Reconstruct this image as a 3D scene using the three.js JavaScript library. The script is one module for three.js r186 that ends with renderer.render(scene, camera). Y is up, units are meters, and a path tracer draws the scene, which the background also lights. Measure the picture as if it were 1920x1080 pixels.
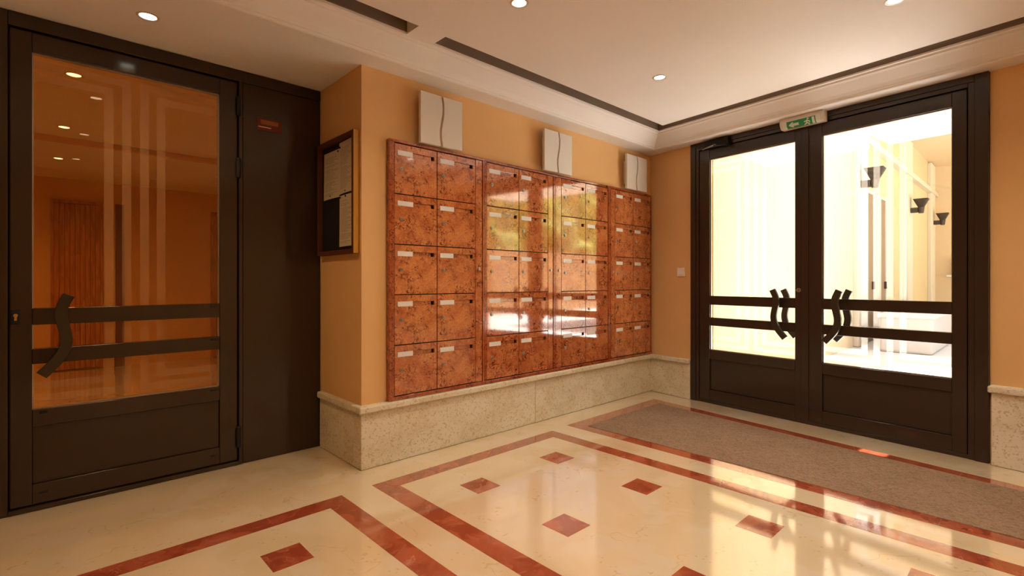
import * as THREE from 'three';
import { RoundedBoxGeometry } from 'three/addons/geometries/RoundedBoxGeometry.js';
import { mergeGeometries } from 'three/addons/utils/BufferGeometryUtils.js';
import { RectAreaLightUniformsLib } from 'three/addons/lights/RectAreaLightUniformsLib.js';
RectAreaLightUniformsLib.init();

// ---------------------------------------------------------------- camera, sky, sun, exposure
// x runs along the mailbox wall, z comes out of that wall into the lobby, y is up (metres)
const scene = new THREE.Scene();
const THETA = THREE.MathUtils.degToRad(46.6), FOCAL = 945, EYE = 1.15;
const camera = new THREE.PerspectiveCamera(2 * Math.atan(540 / FOCAL) * 180 / Math.PI, 1920 / 1080, 0.05, 200);
camera.position.set(0, EYE, 0);
camera.lookAt(Math.cos(THETA), EYE, -Math.sin(THETA));
camera.setViewOffset(1920, 1080, 0, 12, 1920, 1080);
scene.add(camera);

scene.background = new THREE.Color().setRGB(1.3, 1.5, 1.75);
const sun = new THREE.DirectionalLight(new THREE.Color().setRGB(1, 0.98, 0.95), 29);
sun.position.set(4.7 + 11.2, 17, -1 - 3.0);
sun.target.position.set(4.7, 0, -1);
sun.castShadow = true; sun.shadow.mapSize.set(4096, 4096);
Object.assign(sun.shadow.camera, { left: -18, right: 18, top: 18, bottom: -18, near: 1, far: 60 });
scene.add(sun, sun.target);

const renderer = new THREE.WebGLRenderer({ antialias: true });
renderer.toneMapping = THREE.LinearToneMapping;
renderer.toneMappingExposure = 1.22;
renderer.shadowMap.enabled = true;

// ---------------------------------------------------------------- helpers
let seed = 7;
const rnd = () => { seed = (seed * 1664525 + 1013904223) >>> 0; return seed / 4294967296; };
const hash = (x, y, s) => { let h = (x * 374761393 + y * 668265263 + s * 2147483647) | 0; h = Math.imul(h ^ (h >>> 13), 1274126177); return ((h ^ (h >>> 16)) >>> 0) / 4294967296; };
function vnoise(x, y, per, s) {                       // value noise that tiles every `per` cells
  const xi = Math.floor(x), yi = Math.floor(y), fx = x - xi, fy = y - yi, u = fx * fx * (3 - 2 * fx), v = fy * fy * (3 - 2 * fy);
  const m = (a) => ((a % per) + per) % per, h = (a, b) => hash(m(a), m(b), s);
  return (h(xi, yi) * (1 - u) + h(xi + 1, yi) * u) * (1 - v) + (h(xi, yi + 1) * (1 - u) + h(xi + 1, yi + 1) * u) * v;
}
const fbm = (u, v, cells, oct, s) => { let a = 0, w = 0.5, c = cells, t = 0; for (let i = 0; i < oct; i++) { a += w * vnoise(u * c, v * c, c, s + i); t += w; w *= 0.5; c *= 2; } return a / t; };
const clamp = (x, a = 0, b = 1) => Math.min(b, Math.max(a, x)), sstep = (a, b, x) => { const t = clamp((x - a) / (b - a)); return t * t * (3 - 2 * t); };
function tex(n, f, metres, srgb = true) {
  const d = new Uint8Array(n * n * 4);
  for (let y = 0; y < n; y++) for (let x = 0; x < n; x++) { const c = f(x / n, y / n); for (let k = 0; k < 3; k++) d[(y * n + x) * 4 + k] = clamp(c[k], 0, 255); d[(y * n + x) * 4 + 3] = 255; }
  const t = new THREE.DataTexture(d, n, n); t.wrapS = t.wrapT = THREE.RepeatWrapping; t.magFilter = THREE.LinearFilter; t.minFilter = THREE.LinearFilter;
  if (srgb) t.colorSpace = THREE.SRGBColorSpace;
  t.repeat.set(1 / metres, 1 / metres); t.needsUpdate = true; return t;
}
const mixc = (a, b, t) => a.map((v, i) => v + (b[i] - v) * t);
function metreUV(g) {                                  // uv in metres from the face the vertex belongs to
  if (g.index) g = g.toNonIndexed();
  const p = g.attributes.position, n = g.attributes.normal, uv = new Float32Array(p.count * 2);
  for (let i = 0; i < p.count; i++) {
    const ax = Math.abs(n.getX(i)), ay = Math.abs(n.getY(i)), az = Math.abs(n.getZ(i)), x = p.getX(i), y = p.getY(i), z = p.getZ(i);
    const q = ax > ay && ax > az ? [z, y] : ay > az ? [x, z] : [x, y];
    uv[i * 2] = q[0]; uv[i * 2 + 1] = q[1];
  }
  g.setAttribute('uv', new THREE.BufferAttribute(uv, 2));
  return g;
}
const shiftUV = (g, du, dv) => { const a = g.attributes.uv; for (let i = 0; i < a.count; i++) a.setXY(i, a.getX(i) + du, a.getY(i) + dv); return g; };
// box between two corners
function bx(x0, x1, y0, y1, z0, z1, r = 0) {
  const w = x1 - x0, h = y1 - y0, d = z1 - z0;
  let g = r ? new RoundedBoxGeometry(w, h, d, 2, Math.min(r, w / 2.1, h / 2.1, d / 2.1)) : new THREE.BoxGeometry(w, h, d);
  g.translate((x0 + x1) / 2, (y0 + y1) / 2, (z0 + z1) / 2);
  return metreUV(g);
}
const clean = (g) => { g = g.index ? g.toNonIndexed() : g; for (const k of Object.keys(g.attributes)) if (!['position', 'normal', 'uv'].includes(k)) g.deleteAttribute(k); g.clearGroups(); return g; };
function mk(name, geos, mat, parent) {
  const list = Array.isArray(geos) ? geos : [geos];
  const g = list.length > 1 ? mergeGeometries(list.map(clean)) : list[0];
  const m = new THREE.Mesh(g, mat); m.name = name; m.castShadow = m.receiveShadow = true;
  (parent ?? scene).add(m); return m;
}
const counts = {};
const numbered = (n) => { const k = counts[n] = (counts[n] ?? -1) + 1; return k ? n + '_' + String(k).padStart(3, '0') : n; };
function tag(o, label, category, group, kind) { o.userData.label = label; if (category) o.userData.category = category; if (group) o.userData.group = group; if (kind) o.userData.kind = kind; return o; }
function thing(name, label, category, pos = [0, 0, 0], ry = 0, group, kind) {
  const o = new THREE.Group(); o.name = numbered(name); o.position.set(...pos); o.rotation.y = ry; scene.add(o);
  return tag(o, label, category, group, kind);
}
function extrude(shape, depth, bevel = 0) {
  const g = new THREE.ExtrudeGeometry(shape, { depth: depth - 2 * bevel, bevelEnabled: bevel > 0, bevelThickness: bevel, bevelSize: bevel, bevelOffset: -bevel, bevelSegments: 1, curveSegments: 16, steps: 1 });
  if (bevel) g.translate(0, 0, bevel);
  return metreUV(g);
}
const poly = (pts) => new THREE.Shape(pts.map((p) => new THREE.Vector2(p[0], p[1])));
// horizontal slab from a plan outline [x, z]
function slab(pts, y0, y1, holes = []) {
  const s = poly(pts.map(([x, z]) => [x, -z])); for (const h of holes) s.holes.push(poly(h.map(([x, z]) => [x, -z])));
  const g = new THREE.ExtrudeGeometry(s, { depth: y1 - y0, bevelEnabled: false }); g.rotateX(-Math.PI / 2); g.translate(0, y0, 0);
  return metreUV(g);
}

// ---------------------------------------------------------------- materials
const std = (o) => new THREE.MeshStandardMaterial(o), phys = (o) => new THREE.MeshPhysicalMaterial(o);
const M = {};
const burlTex = tex(1024, (u, v) => {
  const w1 = fbm(u, v, 12, 4, 11) - 0.5, w2 = fbm(u, v, 12, 4, 31) - 0.5, a = u + w1 * 0.05, b = v + w2 * 0.05;
  let c = mixc([210, 128, 76], [188, 104, 60], sstep(0.32, 0.68, fbm(a, b, 8, 4, 3)));
  c = mixc(c, [216, 140, 86], sstep(0.5, 0.72, fbm(a, b, 30, 4, 5)) * 0.55);
  const cluster = sstep(0.38, 0.62, fbm(u, v, 14, 3, 23));
  c = mixc(c, [126, 58, 32], sstep(0.52, 0.68, fbm(a, b, 64, 4, 17)) * (0.25 + 0.75 * cluster) * 0.75);
  c = mixc(c, [88, 38, 22], sstep(0.6, 0.72, fbm(a, b, 110, 3, 27)) * cluster * 0.7);
  return c.map((x) => x * (0.88 + 0.24 * fbm(u, v, 150, 2, 9)));
}, 0.75);
M.burl = phys({ map: burlTex, roughness: 0.07, ior: 2.0, clearcoat: 1, clearcoatRoughness: 0.03 });
M.burlEdge = phys({ color: 0xd8b8a8, map: burlTex, roughness: 0.12, ior: 1.9, clearcoat: 0.6, clearcoatRoughness: 0.06 });
const creamTex = tex(1024, (u, v) => {
  const w = fbm(u, v, 5, 5, 41), a = u + (w - 0.5) * 0.2, b = v + (fbm(u, v, 5, 4, 43) - 0.5) * 0.2;
  let c = mixc([229, 211, 178], [221, 199, 162], sstep(0.3, 0.7, fbm(a, b, 4, 5, 45)));
  c = mixc(c, [230, 216, 192], sstep(0.52, 0.7, fbm(a, b, 13, 3, 47)) * 0.5);
  const vein = Math.abs(fbm(a, b, 6, 5, 49) - 0.5); c = mixc(c, [190, 160, 116], (1 - sstep(0, 0.012, vein)) * 0.35 * sstep(0.5, 0.65, fbm(u, v, 5, 2, 53)));
  const sp = sstep(0.79, 0.83, vnoise(u * 110, v * 110, 110, 51)) * sstep(0.72, 0.8, vnoise(u * 23, v * 23, 23, 57)); return mixc(c, [168, 140, 104], sp * 0.25);
}, 1.7);
M.cream = phys({ map: creamTex, roughness: 0.09, ior: 1.75, clearcoat: 1, clearcoatRoughness: 0.05 });
const redTex = tex(512, (u, v) => {
  const w = fbm(u, v, 6, 4, 61), a = u + (w - 0.5) * 0.25, b = v + (fbm(u, v, 6, 4, 63) - 0.5) * 0.25;
  let c = mixc([178, 92, 64], [156, 72, 48], sstep(0.35, 0.65, fbm(a, b, 8, 4, 65)));
  c = mixc(c, [192, 112, 84], sstep(0.6, 0.75, fbm(a, b, 22, 3, 67)) * 0.5);
  const vein = Math.abs(fbm(a, b, 7, 4, 69) - 0.5); return mixc(c, [224, 170, 140], (1 - sstep(0, 0.01, vein)) * 0.5 * sstep(0.5, 0.6, fbm(u, v, 6, 2, 71)));
}, 0.9);
M.red = phys({ map: redTex, roughness: 0.09, ior: 1.75, clearcoat: 1, clearcoatRoughness: 0.05 });
const stoneF = (u, v) => {
  let c = mixc([232, 222, 198], [221, 208, 176], sstep(0.35, 0.65, fbm(u, v, 6, 4, 81)));
  c = mixc(c, [232, 220, 192], sstep(0.58, 0.7, fbm(u, v, 60, 2, 83)) * 0.7);
  c = mixc(c, [182, 158, 116], sstep(0.64, 0.74, fbm(u, v, 80, 2, 85)) * 0.5);
  return mixc(c, [140, 112, 78], sstep(0.86, 0.9, vnoise(u * 130, v * 130, 130, 87)) * sstep(0.5, 0.7, fbm(u, v, 14, 2, 89)) * 0.5);
};
M.stone = std({ map: tex(1024, stoneF, 0.8), bumpMap: tex(512, (u, v) => { const h = 255 * (0.3 * fbm(u, v, 70, 3, 85) + 0.7 * fbm(u, v, 20, 3, 91)); return [h, h, h]; }, 0.8, false), bumpScale: 0.0015, roughness: 0.55 });
M.plaster = std({ map: tex(512, (u, v) => mixc([237, 192, 131], [232, 185, 122], fbm(u, v, 5, 5, 101)), 1.5), roughness: 0.75 });
M.white = std({ map: tex(256, (u, v) => mixc([243, 239, 232], [238, 233, 226], fbm(u, v, 4, 4, 103)), 2), roughness: 0.6 });
M.whiteSatin = phys({ color: 0xf0e9e0, roughness: 0.35 });
M.metal = phys({ color: 0x392b21, roughness: 0.13, ior: 1.45 });
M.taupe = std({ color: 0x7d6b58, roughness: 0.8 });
M.groove = std({ color: 0x0d0907, roughness: 0.6 });
M.black = std({ color: 0x0b0908, roughness: 0.7 });
M.handle = phys({ color: 0x3a3022, roughness: 0.35, metalness: 0.2 });
M.glass = phys({ color: 0xffffff, transmission: 1, thickness: 0, roughness: 0, ior: 1.5 });
M.amberGlass = phys({ color: 0xfbdfb0, transmission: 1, thickness: 0, roughness: 0, ior: 1.5 });
M.frost = phys({ color: 0xffffff, transmission: 0.95, thickness: 0, roughness: 1, ior: 1.2, transparent: true, opacity: 0.11 });
M.steel = std({ color: 0xb8b2a8, roughness: 0.3, metalness: 0.9 });
M.brass = std({ color: 0xc9b27a, roughness: 0.3, metalness: 0.8 });
M.card = std({ color: 0xe9e5df, roughness: 0.4 });
M.wax = std({ color: 0xe6e0d4, roughness: 0.6 });
M.rose = std({ color: 0xc8a084, roughness: 0.6 });
M.matFibre = std({ map: tex(1024, (u, v) => {
  const f = fbm(u, v, 170, 2, 111), g = fbm(u * 1, v, 60, 3, 113), c = mixc([150, 124, 100], [128, 102, 80], fbm(u, v, 6, 3, 115));
  return mixc(mixc(c, [172, 148, 122], sstep(0.55, 0.75, f) * 0.6), [98, 76, 58], sstep(0.55, 0.72, g) * 0.4);
}, 0.8), bumpMap: tex(512, (u, v) => { const h = 255 * fbm(u, v, 120, 2, 117); return [h, h, h]; }, 0.8, false), bumpScale: 0.004, roughness: 0.95 });
M.gold = std({ color: 0xc79034, roughness: 0.45 });
M.boardWood = std({ color: 0x5c3218, roughness: 0.5 });
M.lamp = std({ color: 0xffffff, emissive: new THREE.Color().setRGB(1, 0.9, 0.74), emissiveIntensity: 5 });
M.nickel = std({ color: 0xd8d0c6, roughness: 0.35, metalness: 0.4 });
M.outWall = std({ map: tex(256, (u, v) => mixc([224, 206, 166], [217, 197, 155], fbm(u, v, 4, 5, 121)), 3), roughness: 0.9 });
M.outPale = std({ color: 0xded4c2, roughness: 0.9 });
M.outPeach = std({ color: 0xe8d0ac, roughness: 0.9 });
M.outFloor = std({ map: tex(256, (u, v) => mixc([232, 228, 222], [218, 213, 206], fbm(u, v, 8, 4, 125)), 1.2), roughness: 0.8 });
M.outBrown = std({ color: 0x9a7f62, roughness: 0.6 });
M.outLamp = std({ color: 0x453d36, roughness: 0.4, metalness: 0.4 });
M.leaf = std({ map: tex(512, (u, v) => mixc([128, 142, 48], [196, 196, 92], sstep(0.35, 0.65, fbm(u, v, 40, 3, 131))), 1.5), roughness: 0.8 });
M.wood = std({ map: tex(512, (u, v) => mixc([206, 122, 50], [178, 98, 38], sstep(0.3, 0.7, fbm(u * 1, v * 0.12 + 0.3, 40, 3, 133))), 1), roughness: 0.35 });
M.darkRed = std({ color: 0x6a1c0c, roughness: 0.4 });

// ---------------------------------------------------------------- plan: the entrance wall leans 7 degrees out of square
const CORNER = [4.70, -2.84], DB = [-0.12741452, 0.99184956], NB = [-0.99184956, -0.12741452];
const TURN = Math.atan2(-DB[1], DB[0]);                // turns local x to run along the entrance wall, local z into the lobby
const onB = (s, d) => [CORNER[0] + DB[0] * s + NB[0] * d, CORNER[1] + DB[1] * s + NB[1] * d];
const atB = (z, d) => onB((z - CORNER[1] - NB[1] * d) / DB[1], d); // point at distance d from the entrance wall with a given z
const WA = -2.875, XL = -2.2, ZF = 1.7, DOORZ = -3.475, LOW = 2.48, HIGH = 2.60;

// ---------------------------------------------------------------- floor with marble inlay
const floor = mk('floor', slab([[XL - 0.1, ZF + 0.1], [XL - 0.1, -3.56], [5.07, -3.56], atB(ZF + 0.1, -0.36)], -0.12, 0), M.cream);
tag(floor, 'polished cream marble floor inlaid with red marble borders and squares', 'floor', null, 'structure');
function strip(a, b, c, d, name = 'marble_strip') {     // quad of red marble let into the floor, a hair proud of it
  const g = slab([a, b, c, d], -0.006, 0.0008); shiftUV(g, rnd() * 3, rnd() * 3);
  return mk(name, g, M.red, floor);
}
// straight border between two outer corners, split into lengths with hairline joints; w is the plan offset to the inner edge at each end
function border(o0, o1, i0, i1, n) {
  const L = (a, b, t) => [a[0] + (b[0] - a[0]) * t, a[1] + (b[1] - a[1]) * t], e = 0.0003 / Math.hypot(o1[0] - o0[0], o1[1] - o0[1]);
  for (let k = 0; k < n; k++) { const t0 = k / n + (k ? e : 0), t1 = (k + 1) / n - (k < n - 1 ? e : 0); strip(L(o0, o1, t0), L(o0, o1, t1), L(i0, i1, t1), L(i0, i1, t0)); }
}
function frameBorder(outer, inner, ns) { for (let k = 0; k < outer.length; k++) { const j = (k + 1) % outer.length; border(outer[k], outer[j], inner[k], inner[j], ns[k]); } }
// panel under the mailboxes
frameBorder([[1.38, -2.61], [2.895, -2.61], [2.895, 1.35], [1.38, 1.35]], [[1.495, -2.5], [2.785, -2.5], [2.785, 1.24], [1.495, 1.24]], [3, 6, 3, 6]);
for (let i = 0; i < 6; i++) for (const x of [1.823, 2.474]) { const z = -2.19 + i * 0.634, h = 0.081; strip([x - h, z - h], [x + h, z - h], [x + h, z + h], [x - h, z + h], 'marble_square'); }
// panel in front of the glazed door
frameBorder([[-2.0, -2.6], [1.198, -2.6], [1.198, 1.35], [-2.0, 1.35]], [[-1.89, -2.49], [1.088, -2.49], [1.088, 1.24], [-1.89, 1.24]], [5, 6, 5, 6]);
for (let i = 0; i < 6; i++) for (let j = 0; j < 5; j++) { const x = 0.764 - j * 0.645, z = -2.175 + i * 0.634, h = 0.081; strip([x - h, z - h], [x + h, z - h], [x + h, z + h], [x - h, z + h], 'marble_square'); }
// border round the entrance mat: its far side follows the leaning wall
const matO = [[3.09, -2.63], [4.405, -2.63], [4.405 - 0.1505 * 4.0, 1.37], [3.09, 1.37]], matI = [[3.195, -2.5], [4.275, -2.5], [4.275 - 0.1445 * 3.77, 1.27], [3.195, 1.27]];
frameBorder(matO, matI, [3, 7, 2, 7]);
const mat = mk(numbered('entrance_mat'), slab(matI, -0.01, 0.0035), M.matFibre);
tag(mat, 'brown coir entrance mat set in a red marble border before the double door', 'mat');

// ---------------------------------------------------------------- walls
const wallBack = mk('wall_back', bx(1.45, 4.86, -0.1, 2.76, -3.56, WA), M.plaster);
tag(wallBack, 'orange plaster wall carrying the mailboxes', 'wall', null, 'structure');
{
  const s = poly([[-0.1, -0.1], [4.72, -0.1], [4.72, 2.76], [-0.1, 2.76]]);
  s.holes.push(poly([[0.465, 0], [0.465, 2.485], [2.62, 2.485], [2.62, 0]]));
  const g = extrude(s, 0.35); g.translate(0, 0, -0.375);
  const w = mk('wall_right', g, M.plaster); w.position.set(CORNER[0], 0, CORNER[1]); w.rotation.y = TURN;
  tag(w, 'orange plaster wall around the double entrance door', 'wall', null, 'structure');
}
tag(mk('wall_front', bx(XL - 0.2, 4.9, -0.1, 2.76, ZF, ZF + 0.2), M.plaster), 'orange plaster wall opposite the mailboxes', 'wall', null, 'structure');
tag(mk('wall_left', bx(XL - 0.2, XL, -0.1, 2.76, -3.66, ZF), M.plaster), 'orange plaster end wall of the lobby', 'wall', null, 'structure');
tag(mk('wall_alcove', bx(XL, -0.13, -0.1, 2.76, -3.66, -3.49), M.plaster), 'orange plaster wall beside the glazed inner door', 'wall', null, 'structure');

// stone plinths
function plinth(name, label, boxes, caps, pos, ry) {
  const g = new THREE.Group(); g.name = name; g.position.set(...pos); g.rotation.y = ry; scene.add(g);
  tag(g, label, 'baseboard', null, 'structure');
  for (const b of boxes) mk('stone_slab', shiftUV(bx(...b, 0.006), rnd(), rnd()), M.stone, g);
  for (const c of caps) mk('stone_cap', shiftUV(bx(...c, 0.012), rnd(), rnd()), M.stone, g);
}
plinth('baseboard_back', 'shell-flecked limestone plinth with a rounded cap under the mailboxes',
  [[1.435, 2.955, 0.001, 0.345, -2.95, -2.85], [2.957, 4.715, 0.001, 0.345, -2.95, -2.85], [1.437, 1.52, 0.001, 0.345, -3.468, -2.9505]],
  [[1.415, 4.715, 0.345, 0.39, -2.95, -2.825], [1.415, 1.52, 0.345, 0.39, -3.468, -2.951]], [0, 0, 0], 0);
plinth('baseboard_right', 'short limestone plinth between the mailboxes and the double door',
  [[-0.025, 0.463, 0.001, 0.345, -0.1, 0]], [[-0.025, 0.463, 0.345, 0.39, -0.1, 0.022]], [CORNER[0], 0, CORNER[1]], TURN);
plinth('baseboard_front', 'taller limestone plinth on the far side of the double door',
  [[2.632, 4.56, 0.001, 0.455, -0.1, 0.02]], [[2.617, 4.56, 0.455, 0.5, -0.1, 0.042]], [CORNER[0], 0, CORNER[1]], TURN);

// ---------------------------------------------------------------- ceiling: low rim, moulded cornice, shadow slots, raised centre
const ceiling = new THREE.Group(); ceiling.name = 'ceiling'; scene.add(ceiling);
tag(ceiling, 'white plaster ceiling with a raised centre and recessed slots', 'ceiling', null, 'structure');
const offA = (d) => WA + d, offB = (d) => d - 0.025;
function cornicePlan(d) { return [[XL - 0.1, offA(d)], atB(offA(d), offB(d)), atB(ZF + 0.1, offB(d))]; }
{
  const prof = [[-0.05, LOW], [0.155, LOW], [0.163, LOW + 0.002], [0.169, LOW + 0.007], [0.171, LOW + 0.014], [0.176, LOW + 0.016], [0.182, LOW + 0.026], [0.2, LOW + 0.045], [0.262, LOW + 0.098], [0.274, LOW + 0.106], [0.28, LOW + 0.106], [0.283, HIGH - 0.008], [0.287, HIGH - 0.002], [0.293, HIGH], [0.305, HIGH], [0.305, 2.76], [-0.05, 2.76]];
  const pos = [], nor = [];
  const P = prof.map(([d, y]) => cornicePlan(d).map(([x, z]) => new THREE.Vector3(x, y, z)));
  for (let k = 0; k < prof.length; k++) {
    const a = P[k], b = P[(k + 1) % prof.length];
    for (let j = 0; j < 2; j++) {
      const q = [a[j], a[j + 1], b[j + 1], b[j]], n = new THREE.Vector3().crossVectors(q[1].clone().sub(q[0]), q[3].clone().sub(q[0])).normalize();
      for (const i of [0, 1, 2, 0, 2, 3]) { pos.push(...q[i].toArray()); nor.push(...n.toArray()); }
    }
  }
  for (const j of [0, 2]) { const tri = THREE.ShapeUtils.triangulateShape(prof.map((p) => new THREE.Vector2(...p)), []); for (const t of tri) for (const i of t) { pos.push(...P[i][j].toArray()); nor.push(j ? 0 : -1, 0, j ? 1 : 0); } }
  const g = new THREE.BufferGeometry(); g.setAttribute('position', new THREE.Float32BufferAttribute(pos, 3)); g.setAttribute('normal', new THREE.Float32BufferAttribute(nor, 3));
  mk('cornice', metreUV(g), M.white, ceiling);
  mk('alcove_ceiling', bx(XL - 0.1, 1.45, LOW, 2.76, -3.6, WA - 0.0501), M.white, ceiling);
  // raised centre, behind the slots
  const d1 = 0.435, d0 = 0.305;
  const c = cornicePlan(d1), e = cornicePlan(d0);
  mk('ceiling_panel', slab([c[0], c[1], c[2], [XL - 0.1, ZF + 0.1]], HIGH, 2.76), M.white, ceiling);
  mk('slot_bridge', bx(1.58, 1.765, HIGH, 2.76, offA(d0), offA(d1)), M.white, ceiling);
  // shallow roof of the slot that runs to the corner and along the entrance wall
  mk('slot_roof', slab([[1.765, offA(d0)], e[1], e[2], c[2], c[1], [1.765, offA(d1)]], HIGH + 0.135, 2.76), M.white, ceiling);
  // taupe lining on the wall side of the slots
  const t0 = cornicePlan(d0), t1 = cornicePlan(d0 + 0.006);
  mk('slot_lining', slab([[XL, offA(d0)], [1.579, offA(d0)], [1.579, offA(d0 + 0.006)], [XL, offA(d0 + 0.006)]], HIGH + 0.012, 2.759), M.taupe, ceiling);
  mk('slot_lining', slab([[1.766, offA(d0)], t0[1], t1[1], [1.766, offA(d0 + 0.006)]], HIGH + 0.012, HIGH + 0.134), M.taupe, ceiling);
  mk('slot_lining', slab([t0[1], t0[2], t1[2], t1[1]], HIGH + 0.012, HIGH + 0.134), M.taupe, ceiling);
  mk('roof_slab', slab([[XL - 0.3, ZF + 0.25], [XL - 0.3, -8.95], [2.75, -8.95], [2.75, -3.6], [5.1, -3.6], atB(ZF + 0.25, -0.37)], 2.76, 2.95), M.white, ceiling);
}

// ---------------------------------------------------------------- glazed doors
const HANDLE = [[0.217, 1.082], [0.191, 1.022], [0.187, 0.968], [0.198, 0.915], [0.207, 0.859], [0.199, 0.806], [0.171, 0.752], [0.114, 0.685]];
function handleGeo(latch, dir, z) {                     // flat bar bent into an S, standing off the door
  const c = new THREE.SplineCurve(HANDLE.map(([q, y]) => new THREE.Vector2(latch + dir * q, y))), n = 40, L = [], R = [];
  for (let i = 0; i <= n; i++) { const p = c.getPoint(i / n), t = c.getTangent(i / n), w = 0.024; L.push([p.x - t.y * w, p.y + t.x * w]); R.push([p.x + t.y * w, p.y - t.x * w]); }
  const g = extrude(poly([...L, ...R.reverse()]), 0.022, 0.002); g.translate(0, 0, z); return g;
}
const rod = (x, y, z0, z1, r) => { const g = new THREE.CylinderGeometry(r, r, z1 - z0, 16); g.rotateX(Math.PI / 2); g.translate(x, y, (z0 + z1) / 2); return clean(g); };
// one leaf, from x0 to x1, glass from g0 to g1; dir = +1 when the latch is on the x0 side
function leaf(parent, x0, x1, g0, g1, dir, handleLatch, outside, pane = M.glass) {
  const L = new THREE.Group(); L.name = 'door_leaf'; parent.add(L);
  const zf = -0.012, zb = -0.062, r = 0.004;
  const B = (n, a, b, c, d, z0 = zb, z1 = zf) => mk(n, bx(a, b, c, d, z0, z1, r), M.metal, L);
  B('stile', x0, g0, 0.03, 2.40); B('stile', g1, x1, 0.03, 2.40);
  B('rail', g0, g1, 2.305, 2.40); B('rail', g0, g1, 0.42, 0.505); B('rail', g0, g1, 0.03, 0.13);
  B('bottom_panel', g0, g1, 0.13, 0.42, zb + 0.005, zf - 0.016);
  B('crossbar', g0, g1, 0.932, 1.016, zb, zf + 0.002); B('crossbar', g0, g1, 0.735, 0.812, zb, zf + 0.002);
  mk('glass_pane', bx(g0 - 0.004, g1 + 0.004, 0.5, 2.31, -0.0402, -0.0398), pane, L);
  // thin bead round the pane
  const bead = (a, b, c, d) => bx(a, b, c, d, -0.05, -0.03);
  mk('glazing_bead', [bead(g0, g0 + 0.006, 0.505, 2.305), bead(g1 - 0.006, g1, 0.505, 2.305), bead(g0, g1, 2.299, 2.305), bead(g0, g1, 0.505, 0.511)], M.steel, L);
  // etched bands: two nested brackets facing each way
  const mid = (g0 + g1) / 2 + 0.004, W = 0.041;
  for (const sd of [-1, 1]) for (const [off, lo, hi] of [[0.098, 0.60, 2.21], [0.02, 0.535, 2.272]]) {
    const end = sd < 0 ? g0 : g1, a = mid + sd * off, b = a + sd * W, f = 0.041;
    const g = extrude(poly([[end, lo], [a, lo], [a, hi], [end, hi], [end, hi - f], [b, hi - f], [b, lo + f], [end, lo + f]]), 0.0006); g.translate(0, 0, -0.0392);
    mk('etched_band', g, M.frost, L);
  }
  const h = (z, za, zc, nm) => {
    const b = mk(nm, handleGeo(handleLatch, dir, z), M.handle, L);
    mk('handle_post', [rod(handleLatch + dir * 0.188, 0.975, za, zc, 0.009), rod(handleLatch + dir * 0.19, 0.775, za, zc, 0.009)], M.handle, L);
    return b;
  };
  h(0.045, -0.014, 0.047, 'pull_handle');
  if (outside) h(-0.141, -0.121, -0.06, 'pull_handle');
  return L;
}
function hinge(parent, x, y0, y1) { const g = [rod(0, 0, 0, 0.001, 0.001)]; const c = new THREE.CylinderGeometry(0.014, 0.014, y1 - y0, 14); c.translate(x, (y0 + y1) / 2, 0.0); const t = new THREE.SphereGeometry(0.014, 12, 8); t.translate(x, y1, 0); const b = new THREE.SphereGeometry(0.014, 12, 8); b.translate(x, y0, 0); mk('hinge', [clean(c), clean(t), clean(b)], M.groove, parent); }

{ // inner door with a fixed side panel, in the alcove
  const d = new THREE.Group(); d.name = 'door_1'; d.position.set(0, 0, DOORZ); scene.add(d);
  tag(d, 'dark brown metal inner door glazed with etched stripes, beside a solid side panel', 'door', null, 'structure');
  const F = (n, a, b, c, e, z0 = -0.08, z1 = 0) => mk(n, bx(a, b, c, e, z0, z1, 0.003), M.metal, d);
  F('frame_post', -0.128, -0.098, 0.0, 2.478); F('frame_head', -0.098, 1.447, 2.408, 2.478); F('frame_post', 0.929, 0.95, 0.0, 2.408);
  F('door_stop', -0.098, -0.06, 0.0, 2.408, -0.08, -0.0625); F('door_stop', 0.89, 0.929, 0.0, 2.408, -0.08, -0.0625); F('door_stop', -0.06, 0.89, 2.36, 2.408, -0.08, -0.0625);
  F('side_panel', 0.952, 1.447, 0.002, 2.407, -0.075, -0.006);
  F('threshold', -0.098, 0.929, 0.001, 0.024, -0.08, 0.004);
  const L = leaf(d, -0.092, 0.922, -0.012, 0.824, 1, -0.092, false, M.amberGlass);
  for (const [a, b] of [[2.2, 2.3], [1.81, 1.915], [0.12, 0.23]]) hinge(d, 0.9255, a, b);
  mk('lock_plate', bx(-0.088, -0.056, 0.938, 1.014, -0.013, -0.008, 0.004), M.black, L);
  mk('lock_cylinder', [rod(-0.071, 0.983, -0.012, 0.002, 0.0085), bx(-0.0755, -0.0665, 0.958, 0.982, -0.012, 0.001)], M.brass, L);
  for (const [x, y] of [[0.79, 0.997], [0.79, 0.797], [0.79, 0.488], [0.03, 0.488], [0.79, 0.085], [0.03, 0.085]]) mk('drain_cap', bx(x - 0.017, x + 0.017, y - 0.006, y + 0.006, -0.013, -0.0085, 0.003), M.black, L);
}
let doorB;
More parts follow.
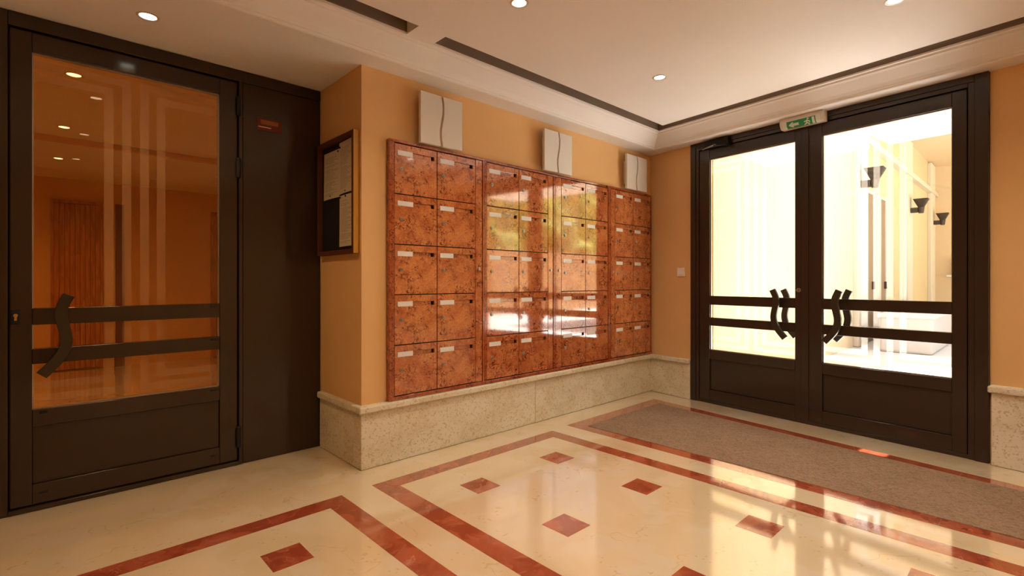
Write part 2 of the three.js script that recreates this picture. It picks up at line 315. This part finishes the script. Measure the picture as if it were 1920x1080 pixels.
{ // double entrance door
  const d = doorB = new THREE.Group(); d.name = 'door_2'; d.position.set(CORNER[0], 0, CORNER[1]); d.rotation.y = TURN; scene.add(d);
  tag(d, 'dark brown metal double entrance door with etched glass and wave-shaped pulls', 'door', null, 'structure');
  const F = (n, a, b, c, e, z0 = -0.1, z1 = 0) => mk(n, bx(a, b, c, e, z0, z1, 0.003), M.metal, d);
  F('frame_post', 0.468, 0.525, 0, 2.483); F('frame_post', 2.55, 2.618, 0, 2.483); F('frame_head', 0.525, 2.55, 2.437, 2.483);
  F('frame_lip', 0.525, 0.554, 0, 2.437, -0.1, -0.008); F('frame_lip', 2.517, 2.55, 0, 2.437, -0.1, -0.008); F('frame_lip', 0.554, 2.517, 2.408, 2.437, -0.1, -0.008);
  leaf(d, 0.56, 1.508, 0.665, 1.44, -1, 1.508, true);
  leaf(d, 1.516, 2.511, 1.645, 2.435, 1, 1.576, true);
  F('door_stop', 0.525, 0.6, 0, 2.437, -0.1, -0.0625); F('door_stop', 2.47, 2.55, 0, 2.437, -0.1, -0.0625); F('door_stop', 0.6, 2.47, 2.36, 2.437, -0.1, -0.0625);
  F('astragal', 1.49, 1.548, 0.03, 2.40, -0.012, -0.003);
  F('threshold', 0.525, 2.55, 0.0005, 0.0295, -0.1, -0.012);
  // thumb turn at the meeting stile
  mk('thumb_turn', [rod(1.472, 1.081, -0.013, -0.002, 0.017), rod(1.472, 1.081, -0.003, 0.022, 0.0095)], M.steel, d);
  // closer on the first leaf
  mk('door_closer', bx(0.64, 0.885, 2.40, 2.462, -0.011, 0.047, 0.006), M.black, d);
  const arm = bx(-0.1, 0.1, -0.003, 0.003, -0.008, 0.008); arm.rotateY(-0.42); arm.translate(0.72, 2.392, 0.085);
  const arm2 = bx(-0.075, 0.075, -0.003, 0.003, -0.008, 0.008); arm2.rotateY(0.9); arm2.translate(0.845, 2.386, 0.075);
  mk('closer_arm', arm, M.steel, d); mk('closer_arm', arm2, M.black, d);
  mk('closer_pivot', (() => { const c = new THREE.CylinderGeometry(0.016, 0.016, 0.03, 16); c.translate(0.862, 2.389, 0.03); return clean(c); })(), M.black, d);
}

// ---------------------------------------------------------------- mailboxes
const FACE = -2.84, ROWH = 0.3234, Y0 = 0.419;
function doorGeo(w, u, v) {                             // panel with a real letter slot cut through
  const h = ROWH - 0.004, s = poly([[0.003, 0.001], [w - 0.003, 0.001], [w - 0.003, h - 0.001], [0.003, h - 0.001]]);
  s.holes.push(poly([[0.028, h - 0.07], [0.028, h - 0.044], [w - 0.024, h - 0.044], [w - 0.024, h - 0.07]]));
  const g = extrude(s, 0.018, 0.0012); return shiftUV(g, u, v);
}
const lockGeo = mergeGeometries([rod(0, 0, 0, 0.006, 0.0125), rod(0, 0, 0.006, 0.009, 0.008)]);
const keyGeo = bx(-0.0012, 0.0012, -0.004, 0.004, 0.0085, 0.0096);
function mailboxUnit(label, xL, xR, cols, strip) {      // cols: [x0, x1] of the two columns, strip: [x0, x1] of the narrow service door
  const g = thing('mailbox_unit', label, 'mailbox unit', [xL, 0.391, FACE], 0, 'four mailbox units along the wall');
  const X = (x) => x - xL, Y = (y) => y - 0.391;
  const y0 = Y(Y0), y1 = Y(Y0 + 5 * ROWH), H = Y(2.056), W = xR - xL;
  const iL = X(Math.min(cols[0][0], strip[0])), iR = X(Math.max(cols[1][1], strip[1]));
  const R = (n, a, b, c, d) => mk(n, shiftUV(bx(a, b, c, d, -0.034, 0.004, 0.0025), rnd(), rnd()), M.burlEdge, g);
  R('frame_rail', 0, W - 0.0005, 0, y0 - 0.003); R('frame_rail', 0, W - 0.0005, y1 + 0.003, H);
  R('frame_stile', 0, iL - 0.002, y0 - 0.003, y1 + 0.003); R('frame_stile', iR + 0.002, W - 0.0005, y0 - 0.003, y1 + 0.003);
  mk('back_panel', bx(0.002, W - 0.002, 0.002, H - 0.002, -0.0345, -0.03), M.groove, g);
  for (const [c0, c1] of cols) {
    const w = c1 - c0, variants = [0, 1, 2].map(() => doorGeo(w, rnd() * 5, rnd() * 5));
    for (let r = 0; r < 5; r++) {
      const dr = mk('mailbox_door', variants[(r + (c0 > 2.9 ? 1 : 0)) % 3], M.burl, g); dr.position.set(X(c0), y0 + r * ROWH + 0.002, -0.019);
      const h = ROWH - 0.004, ja = rnd(), jb = rnd();
      const fl = mk('slot_flap', shiftUV(bx(0.03, w - 0.04 - 0.006 * ja, h - 0.069, h - 0.045, 0.001, 0.007), rnd(), rnd()), M.burl, dr);
      mk('name_card', bx(0.024, 0.024 + w * (0.33 + 0.03 * jb), h - 0.074, h - 0.042, 0.0183, 0.0203, 0.0006), M.card, dr);
      const lk = mk('lock', lockGeo, M.steel, dr); lk.position.set(0.05, h - 0.16, 0.018);
      const kk = mk('lock_slot', keyGeo, M.black, dr); kk.position.copy(lk.position);
    }
  }
  const sg = shiftUV(bx(X(strip[0]) + 0.0015, X(strip[1]) - 0.0015, y0 + 0.001, y1 - 0.001, -0.019, -0.001, 0.001), rnd() * 4, rnd() * 4);
  const sd = mk('service_door', sg, M.burl, g);
  const lk = mk('lock', lockGeo, M.steel, sd); lk.position.set(X((strip[0] + strip[1]) / 2), y0 + ROWH * 2.55, -0.001);
  return g;
}
mailboxUnit('burl-wood mailbox unit of ten boxes nearest the noticeboard, standing on the limestone plinth', 1.62, 2.407, [[1.657, 1.986], [1.986, 2.322]], [2.322, 2.385]);
mailboxUnit('burl-wood mailbox unit second from the noticeboard, narrow service door on its door side', 2.407, 3.182, [[2.428, 2.762], [2.762, 3.099]], [3.099, 3.160]);
mailboxUnit('burl-wood mailbox unit third from the noticeboard, below the middle and end wall lamps', 3.182, 3.958, [[3.267, 3.598], [3.598, 3.936]], [3.205, 3.267]);
mailboxUnit('burl-wood mailbox unit in the corner next to the entrance wall, below the end wall lamp', 3.958, 4.700, [[4.046, 4.362], [4.362, 4.682]], [3.984, 4.046]);

// ---------------------------------------------------------------- plaster wall lamps above the mailboxes
function wallLamp(label, x0, x1) {
  const y0 = 2.063, y1 = 2.4, w = x1 - x0, h = y1 - y0, g = thing('wall_lamp', label, 'wall lamp', [x0, y0, WA], 0, 'wall lamps above the mailboxes');
  mk('mounting_box', bx(0.05, w - 0.05, 0.05, h - 0.05, -0.005, 0.045, 0.004), M.wax, g);
  mk('backing', bx(0.012, w - 0.012, 0.012, h - 0.012, 0.045, 0.066), M.rose, g);
  const wave = (t) => w * 0.5 + 0.012 * Math.sin(t * Math.PI * 2), n = 30, c = [];
  for (let i = 0; i <= n; i++) c.push([wave(i / n), h * (1 - i / n)]);
  const gap = 0.008;
  const put = (pts) => { const e = extrude(poly(pts), 0.024, 0.0015); e.translate(0, 0, 0.053); mk('plaster_panel', e, M.wax, g); };
  put([[0, h], [0, 0], ...c.slice().reverse().map(([x, y]) => [x - gap, y])]);
  put([[w, 0], [w, h], ...c.map(([x, y]) => [x + gap, y])]);
}
wallLamp('square white plaster wall lamp with a wavy split, above the unit nearest the noticeboard', 1.826, 2.168);
wallLamp('square white plaster wall lamp with a wavy split, middle one over the mailboxes', 3.012, 3.358);
wallLamp('square white plaster wall lamp with a wavy split, in the corner by the entrance wall', 4.19, 4.545);

// ---------------------------------------------------------------- noticeboard on the side of the alcove
{
  const zA = -3.45, zB = -2.905, y0 = 1.325, y1 = 2.085, X0 = 1.4485, dp = 0.036, f = 0.028;
  const g = thing('noticeboard', 'black pin board in a wooden frame on the alcove side wall', 'noticeboard', [X0, y0, zA]);
  const W = zB - zA, H = y1 - y0, B = (n, a, b, c, d, x0, x1, m) => mk(n, bx(x0, x1, c, d, a, b, 0.002), m, g);
  B('frame_rail', 0, W, 0, f, -dp, 0, M.boardWood); B('frame_rail', 0, W, H - f, H, -dp, 0, M.boardWood);
  B('frame_stile', 0, f, f, H - f, -dp, 0, M.boardWood); B('frame_stile', W - f, W, f, H - f, -dp, 0, M.boardWood);
  tag(B('edge_strip', W, W + 0.006, 0, H, -dp - 0.002, 0, M.gold), 'pale golden side of the frame');
  B('pin_panel', f, W - f, f, H - f, -0.012, -0.004, M.black);
  const print = (lines, sd) => {
    const c = document.createElement('canvas'); c.width = 256; c.height = 360; const k = c.getContext('2d'); k.fillStyle = '#cdbfa6'; k.fillRect(0, 0, 256, 360); k.fillStyle = '#8d8272'; let s = sd; const R = () => { s = (s * 16807) % 2147483647; return s / 2147483647; };
    for (let i = 0; i < lines; i++) { let x = 24; const y = 30 + i * (310 / lines); if (R() < 0.12) continue; const end = 120 + R() * 110; while (x < end) { const w = 6 + R() * 22; k.fillRect(x, y, w, 3); x += w + 5; } }
    const t = new THREE.CanvasTexture(c); t.colorSpace = THREE.SRGBColorSpace; return std({ map: t, roughness: 0.85, side: THREE.DoubleSide });
  };
  const sheet = (label, z0, z1, ya, yb, tilt, mat, pins) => {
    const w = z1 - z0, h = yb - ya, o = thing('notice_sheet', label, 'paper', [X0 - 0.0135, ya, z0], -Math.PI / 2, 'papers pinned to the noticeboard');
    const p = new THREE.BoxGeometry(w, h, 0.0004, 8, 8, 1); p.translate(w / 2, h / 2, 0);
    const a = p.attributes.position; for (let i = 0; i < a.count; i++) { const u = a.getX(i) / w, v = a.getY(i) / h; a.setZ(i, a.getZ(i) + 0.004 * Math.sin(u * 3.1) * (1 - v) + 0.0025 * (1 - v) * (1 - v)); a.setY(i, a.getY(i) + tilt * (u - 0.5)); }
    p.computeVertexNormals(); mk('sheet', p, mat, o);
    for (const [u, v] of pins) { const s = new THREE.SphereGeometry(0.006, 10, 8); s.scale(1, 1, 0.7); s.translate(u * w, v * h, 0.005); mk('push_pin', s, M.black, o); }
  };
  const pA = print(34, 11), pB = print(30, 29), pC = print(36, 53);
  sheet('curled printed notice pinned at the upper corner of the board, on the alcove door side', -3.385, -3.145, 1.70, 2.015, 0.0, pA, [[0.93, 0.95], [0.45, 0.06]]);
  sheet('printed notice pinned highest on the board, overlapping the curled one', -3.15, -2.94, 1.715, 2.05, 0.006, pB, [[0.08, 0.9], [0.45, 0.04]]);
  sheet('long printed notice pinned at the bottom of the board', -3.145, -2.94, 1.375, 1.705, 0.002, pC, [[0.08, 0.96], [0.45, 0.97], [0.92, 0.96]]);
}

// ---------------------------------------------------------------- small fittings
{ // switch
  const [x, z] = onB(0.347, -0.0245), g = thing('light_switch', 'white rocker light switch on the wall between mailboxes and double door', 'light switch', [x, 1.2, z], TURN);
  mk('switch_plate', bx(-0.043, 0.043, 0, 0.088, 0, 0.009, 0.003), M.whiteSatin, g); mk('rocker', bx(-0.028, 0.028, 0.016, 0.072, 0.006, 0.013, 0.003), M.whiteSatin, g);
}
{ // plaque on the side panel of the inner door
  const g = thing('door_plaque', 'small dark red plaque on the solid panel beside the inner door', 'plaque', [1.035, 2.13, DOORZ - 0.006]);
  mk('plate', bx(0, 0.155, 0, 0.08, 0, 0.003, 0.001), M.darkRed, g);
  mk('printed_field', bx(0.022, 0.13, 0.04, 0.068, 0.003, 0.0036), std({ color: 0x9a5a30, roughness: 0.5 }), g);
  mk('printed_line', bx(0.008, 0.085, 0.018, 0.024, 0.003, 0.0036), std({ color: 0xd8c8b8, roughness: 0.5 }), g);
}
{ // exit sign over the meeting stile
  const c = document.createElement('canvas'); c.width = 512; c.height = 192; const k = c.getContext('2d');
  k.fillStyle = '#e9efe6'; k.fillRect(0, 0, 512, 192); k.fillStyle = '#1f9a62'; k.fillRect(60, 26, 392, 140); k.fillStyle = '#eef6ee';
  k.beginPath(); k.moveTo(84, 96); k.lineTo(150, 46); k.lineTo(150, 78); k.lineTo(226, 78); k.lineTo(226, 114); k.lineTo(150, 114); k.lineTo(150, 146); k.fill();
  k.beginPath(); k.arc(352, 52, 15, 0, 7); k.fill(); k.lineWidth = 17; k.strokeStyle = '#eef6ee'; k.lineCap = 'round'; k.beginPath(); k.moveTo(342, 76); k.lineTo(330, 112); k.lineTo(362, 128); k.lineTo(352, 154); k.moveTo(330, 112); k.lineTo(300, 140); k.moveTo(342, 78); k.lineTo(306, 92); k.moveTo(342, 78); k.lineTo(372, 102); k.stroke();
  k.fillRect(404, 40, 34, 112);
  const t = new THREE.CanvasTexture(c); t.colorSpace = THREE.SRGBColorSpace;
  const [x, z] = onB(1.36, 0.0005), g = thing('exit_sign', 'green and white emergency exit sign above the double door', 'exit sign', [x, 2.392, z], TURN);
  // half-round housing
  const s = new THREE.Shape(); s.moveTo(0, 0.004); s.lineTo(0, 0.124); s.lineTo(0.035, 0.124); s.quadraticCurveTo(0.075, 0.118, 0.08, 0.075); s.quadraticCurveTo(0.082, 0.03, 0.05, 0.004); s.closePath();
  const hg = extrude(s, 0.33, 0.003); hg.rotateY(-Math.PI / 2); hg.translate(0.33, 0, 0);
  mk('housing', hg, phys({ color: 0xe6dfd4, roughness: 0.3 }), g);
  const pg = new THREE.PlaneGeometry(0.285, 0.1, 1, 14), a = pg.attributes.position, curve = new THREE.CatmullRomCurve3([new THREE.Vector3(0, 0.0035, 0.04), new THREE.Vector3(0, 0.0035, 0.05), new THREE.Vector3(0, 0.014, 0.0645), new THREE.Vector3(0, 0.034, 0.0745), new THREE.Vector3(0, 0.05, 0.0785), new THREE.Vector3(0, 0.06, 0.0796)]);
  for (let i = 0; i < a.count; i++) { const v = clamp((a.getY(i) + 0.05) / 0.1), p = curve.getPoint(v); a.setXYZ(i, 0.165 + a.getX(i), p.y - 0.0012 * (1 - v), p.z + 0.0022); }
  pg.computeVertexNormals(); mk('pictogram', pg, std({ map: t, roughness: 0.35 }), g);
}
// ---------------------------------------------------------------- recessed downlights
const ringGeo = (() => { const g = new THREE.LatheGeometry([[0.036, 0.004], [0.036, -0.001], [0.04, -0.004], [0.047, -0.004], [0.05, 0]].map((p) => new THREE.Vector2(...p)), 32); return g; })();
const discGeo = (() => { const g = new THREE.CylinderGeometry(0.036, 0.034, 0.003, 28); g.translate(0, -0.0005, 0); return g; })();
function downlight(x, y, z, power, label, group, tint = [1, 0.87, 0.71]) {
  const g = thing('downlight', label, 'downlight', [x, y, z], 0, group);
  mk('trim_ring', ringGeo, M.nickel, g); mk('bulb', discGeo, M.lamp, g);
  const s = new THREE.SpotLight(new THREE.Color().setRGB(...tint), power, 0, 1.25, 1, 2); s.name = 'downlight_beam'; s.position.set(0, -0.012, 0); s.target.position.set(0, -1, 0); s.castShadow = true; s.shadow.radius = 1.7; g.add(s, s.target);
}
const spotNames = { '1.83,-1.88': 'recessed downlight in the raised ceiling before the mailbox unit nearest the noticeboard', '3.22,-1.88': 'recessed downlight in the raised ceiling near the corner of mailboxes and entrance wall', '3.22,-0.53': 'recessed downlight in the raised ceiling over the entrance mat' };
const spotName = (x, z) => spotNames[x + ',' + z] ?? `raised-ceiling downlight, ${z < -1 ? 'row nearest the mailboxes' : z < 0 ? 'middle row' : 'row by the wall opposite the mailboxes'}, ${x < 1 ? 'before the inner door' : x < 2 ? 'over the inlaid panel' : 'over the entrance mat'}`;
for (const x of [0.35, 1.83, 3.22]) for (const z of [-1.88, -0.53, 0.84]) downlight(x, HIGH, z, x < 1 ? 1.9 : 3.0, spotName(x, z), 'downlights of the raised lobby ceiling', x < 1 ? [1, 0.66, 0.34] : undefined);
downlight(0.41, LOW, -3.09, 1.7, 'small round recessed downlight in the low ceiling before the inner door', undefined, [1, 0.66, 0.34]);
[[-4.29, 'just behind the inner door'], [-5.8, 'before the hall beam'], [-7.31, 'closest to the slatted doors']].forEach(([z, w]) => downlight(0.18, LOW, z, 2.7, 'recessed downlight in the hall ceiling ' + w, 'downlights of the hall behind the inner door', [1, 0.68, 0.36]));

// ---------------------------------------------------------------- hall behind the inner door
const HX0 = -1.3, HX1 = 2.5, HZ = -8.7;
tag(mk('floor_hall', bx(HX0 - 0.1, HX1 + 0.1, -0.12, 0, HZ - 0.1, -3.561), M.cream), 'cream marble floor of the hall behind the inner door', 'floor', null, 'structure');
tag(mk('ceiling_hall', bx(HX0 - 0.1, HX1 + 0.1, LOW, 2.76, HZ - 0.1, -3.601), M.white), 'white ceiling of the hall behind the inner door', 'ceiling', null, 'structure');
tag(mk('wall_hall_left', bx(HX0 - 0.15, HX0, 0, LOW, HZ - 0.1, -3.66), M.plaster), 'orange wall of the hall behind the inner door, hinge-free side', 'wall', null, 'structure');
tag(mk('wall_hall_right', bx(HX1, HX1 + 0.15, 0, LOW, HZ - 0.1, -3.56), M.plaster), 'orange wall of the hall behind the inner door, mailbox side', 'wall', null, 'structure');
tag(mk('wall_hall_end', bx(HX0, HX1, 0, LOW, HZ - 0.15, HZ), M.plaster), 'orange end wall of the hall behind the inner door', 'wall', null, 'structure');
tag(mk('trim_1', bx(HX0, HX1, 2.43, 2.479, -6.25, -6.19), M.plaster), 'orange beam crossing the hall ceiling', 'beam', null, 'structure');
function slatDoor(label, x0, x1) {
  const g = thing('slatted_door', label, 'door', [x0, 0.003, HZ + 0.001], 0, 'slatted doors at the end of the hall'), w = x1 - x0, n = Math.round(w / 0.06);
  mk('jamb', bx(0, 0.03, 0, 2.2, 0, 0.05), M.wood, g); mk('jamb', bx(w - 0.03, w, 0, 2.2, 0, 0.05), M.wood, g); mk('head', bx(0.03, w - 0.03, 2.16, 2.2, 0, 0.05), M.wood, g);
  mk('backing', bx(0.03, w - 0.03, 0, 2.16, 0, 0.012), M.darkRed, g);
  for (let i = 0; i < n; i++) { const a = 0.03 + (w - 0.06) * i / n, b = 0.03 + (w - 0.06) * (i + 1) / n; mk('slat', shiftUV(bx(a + 0.003, b - 0.003, 0.01, 2.155, 0.012, 0.03, 0.002), rnd(), rnd()), M.wood, g); }
}
slatDoor('narrow door of upright wooden slats at the hall end, seen left of the etched stripes', 0.14, 0.66);
slatDoor('wide door of upright wooden slats at the hall end, seen right of the etched stripes', 1.93, 2.46);
{
  const g = thing('hall_pilaster', 'dark red upright strip on the end wall of the hall', 'pilaster', [0.79, 0.002, HZ + 0.001]); mk('strip', bx(0, 0.09, 0, 2.2, 0, 0.04, 0.004), M.darkRed, g); mk('foot', bx(-0.01, 0.1, 0, 0.12, 0, 0.05, 0.004), M.darkRed, g);
}

// ---------------------------------------------------------------- outside
tag(mk('ground_outside', slab([[4.95, -2.6], [26, -2.6], [26, 14], [2.5, 14], onB(4.9, -0.38), onB(0.0, -0.38)], -0.15, -0.01), M.outFloor), 'pale stone paving of the passage outside', 'ground', null, 'structure');
tag(mk('doorstep', (() => { const g = bx(0.4, 2.7, -0.12, 0, -0.5, -0.3601); g.rotateY(TURN); g.translate(CORNER[0], 0, CORNER[1]); return g; })(), M.outFloor), 'pale stone doorstep outside the double door', 'step', null, 'structure');
const wo = new THREE.Group(); wo.name = 'wall_passage'; scene.add(wo); tag(wo, 'sunlit cream wall of the outdoor passage with pilasters', 'wall', null, 'structure');
mk('wall_body', bx(5.08, 9.6, -0.02, 4.3, -3.4, -2.35), M.outWall, wo); mk('wall_body', bx(9.6, 20.1, -0.02, 4.9, -3.4, -2.35), M.outWall, wo);
for (const x of [10.9, 15.5, 19.2]) mk('pilaster', bx(x - 0.35, x + 0.35, -0.01, 4.6, -2.36, -2.25, 0.03), M.outPale, wo);
mk('wall_panel', bx(8.7, 10.5, -0.01, 4.1, -2.36, -2.33, 0.01), M.outPeach, wo);
mk('string_course', bx(9.61, 20.0, 3.72, 3.84, -2.36, -2.23), M.outPale, wo);
tag(mk('wall_passage_end', bx(20.05, 20.35, -0.02, 6, -2.6, 3.2), M.outPeach), 'peach end wall of the outdoor passage', 'wall', null, 'structure');
tag(mk('ceiling_passage', bx(12.2, 20.3, 4.65, 4.9, -2.36, 3.2), M.outPeach), 'peach soffit over the far end of the passage', 'soffit', null, 'structure');
function outDoor(label, x0, x1) {
  const g = thing('passage_door', label, 'door', [x0, 0, -2.349], 0, 'brown doors in the passage wall'), w = x1 - x0;
  mk('frame', [bx(0, 0.06, 0, 2.9, 0, 0.05), bx(w - 0.06, w, 0, 2.9, 0, 0.05), bx(0.06, w - 0.06, 2.84, 2.9, 0, 0.05)], M.outPale, g); mk('leaf', bx(0.06, w - 0.06, 0.01, 2.84, 0, 0.03, 0.004), M.outBrown, g); mk('handle', bx(w - 0.16, w - 0.12, 1.0, 1.15, 0.03, 0.08, 0.005), M.outLamp, g);
}
outDoor('tall narrow brown door in the passage wall right after the first pilaster', 11.3, 12.0);
outDoor('tall narrow brown door in the passage wall, the farther of two from the lobby', 12.5, 13.1);
function outLamp(label, x) {
  const g = thing('outdoor_lamp', label, 'outdoor lamp', [x, 2.82, x < 9 ? -2.349 : -2.249], 0, 'up-light lamps on the passage wall');
  mk('wall_bracket', bx(-0.05, 0.05, 0, 0.12, 0, 0.14, 0.006), M.outLamp, g);
  const body = new THREE.CylinderGeometry(0.07, 0.05, 0.14, 20); body.translate(0, 0.05, 0.2); mk('lamp_body', body, M.outLamp, g);
  const sh = new THREE.LatheGeometry([[0.06, 0.12], [0.19, 0.32], [0.2, 0.32], [0.07, 0.11]].map((p) => new THREE.Vector2(...p)), 4); sh.rotateY(Math.PI / 4); sh.translate(0, 0, 0.2); mk('shade', sh, M.outLamp, g);
}
[['on the plain passage wall before the pilasters', 6.3], ['on the first pilaster of the outdoor passage', 10.7], ['on the second pilaster of the outdoor passage', 15.5], ['on the third pilaster, beside the passage end wall', 19.2]].forEach(([n, x]) => outLamp('grey flared up-light lamp ' + n, x));
{
  const g = thing('stone_planter', 'low pale grey stone planter along the passage', 'planter', [10.2, -0.01, -1.9]);
  mk('trough', bx(0, 5, 0, 0.6, 0, 0.7, 0.05), std({ color: 0xcfc8c6, roughness: 0.8 }), g); mk('rim', bx(-0.03, 5.03, 0.56, 0.64, -0.03, 0.73, 0.03), std({ color: 0xd6d0cc, roughness: 0.8 }), g);
}
{
  const g = thing('meter_box', 'white box with a shelf on the end wall of the passage', 'box', [20.049, 1.35, -1.75], -Math.PI / 2);
  mk('case', bx(-0.15, 0.15, 0, 0.5, 0, 0.16, 0.01), M.whiteSatin, g); mk('shelf', bx(-0.28, 0.28, -0.06, 0, 0, 0.25, 0.01), M.whiteSatin, g); mk('latch', bx(-0.03, 0.03, 0.22, 0.28, 0.16, 0.18, 0.005), M.outLamp, g);
}
{ // concrete canopy over the entrance, deeper on one side
  const pts = [onB(-0.2, -0.376), onB(3.4, -0.376), onB(3.4, -1.9), onB(1.52, -1.9), onB(1.52, -1.235), onB(1.33, -1.235), onB(1.33, -1.9), onB(-0.2, -1.9)];
  tag(mk('canopy', slab(pts, 2.56, 2.72), M.outPale), 'stepped concrete canopy over the entrance, outside', 'canopy', null, 'structure');
}
// yard to the other side: garden wall and hedge that the lacquered boxes mirror
tag(mk('wall_yard', bx(7, 20, -0.02, 2.3, 7.6, 7.8), std({ color: 0xb08a5c, roughness: 0.9 })), 'tan garden wall across the yard', 'wall', null, 'structure');
{
  const g = thing('hedge', 'clipped yellow-green hedge rising behind the garden wall', 'hedge', [13.5, -0.02, 9.6]);
  const s = new THREE.BoxGeometry(14, 5.6, 2.2, 90, 36, 14), a = s.attributes.position;
  for (let i = 0; i < a.count; i++) { const x = a.getX(i), y = a.getY(i), z = a.getZ(i), n = fbm((x + 7) / 14, (y + z + 4) / 14, 16, 4, 141) - 0.5, m = fbm((x + z + 9) / 14, (y + 3) / 14, 16, 4, 151) - 0.5; a.setXYZ(i, x + n * 0.5, y + m * 0.6, z + (n - m) * 0.7); }
  s.translate(0, 2.8, 0); s.computeVertexNormals(); mk('foliage', metreUV(s), M.leaf, g);
  mk('stems', [-6, -3, 0, 3, 6].map((x) => bx(x - 0.08, x + 0.08, 0, 1.2, -0.08, 0.08)), M.outBrown, g);
}
renderer.render(scene, camera);
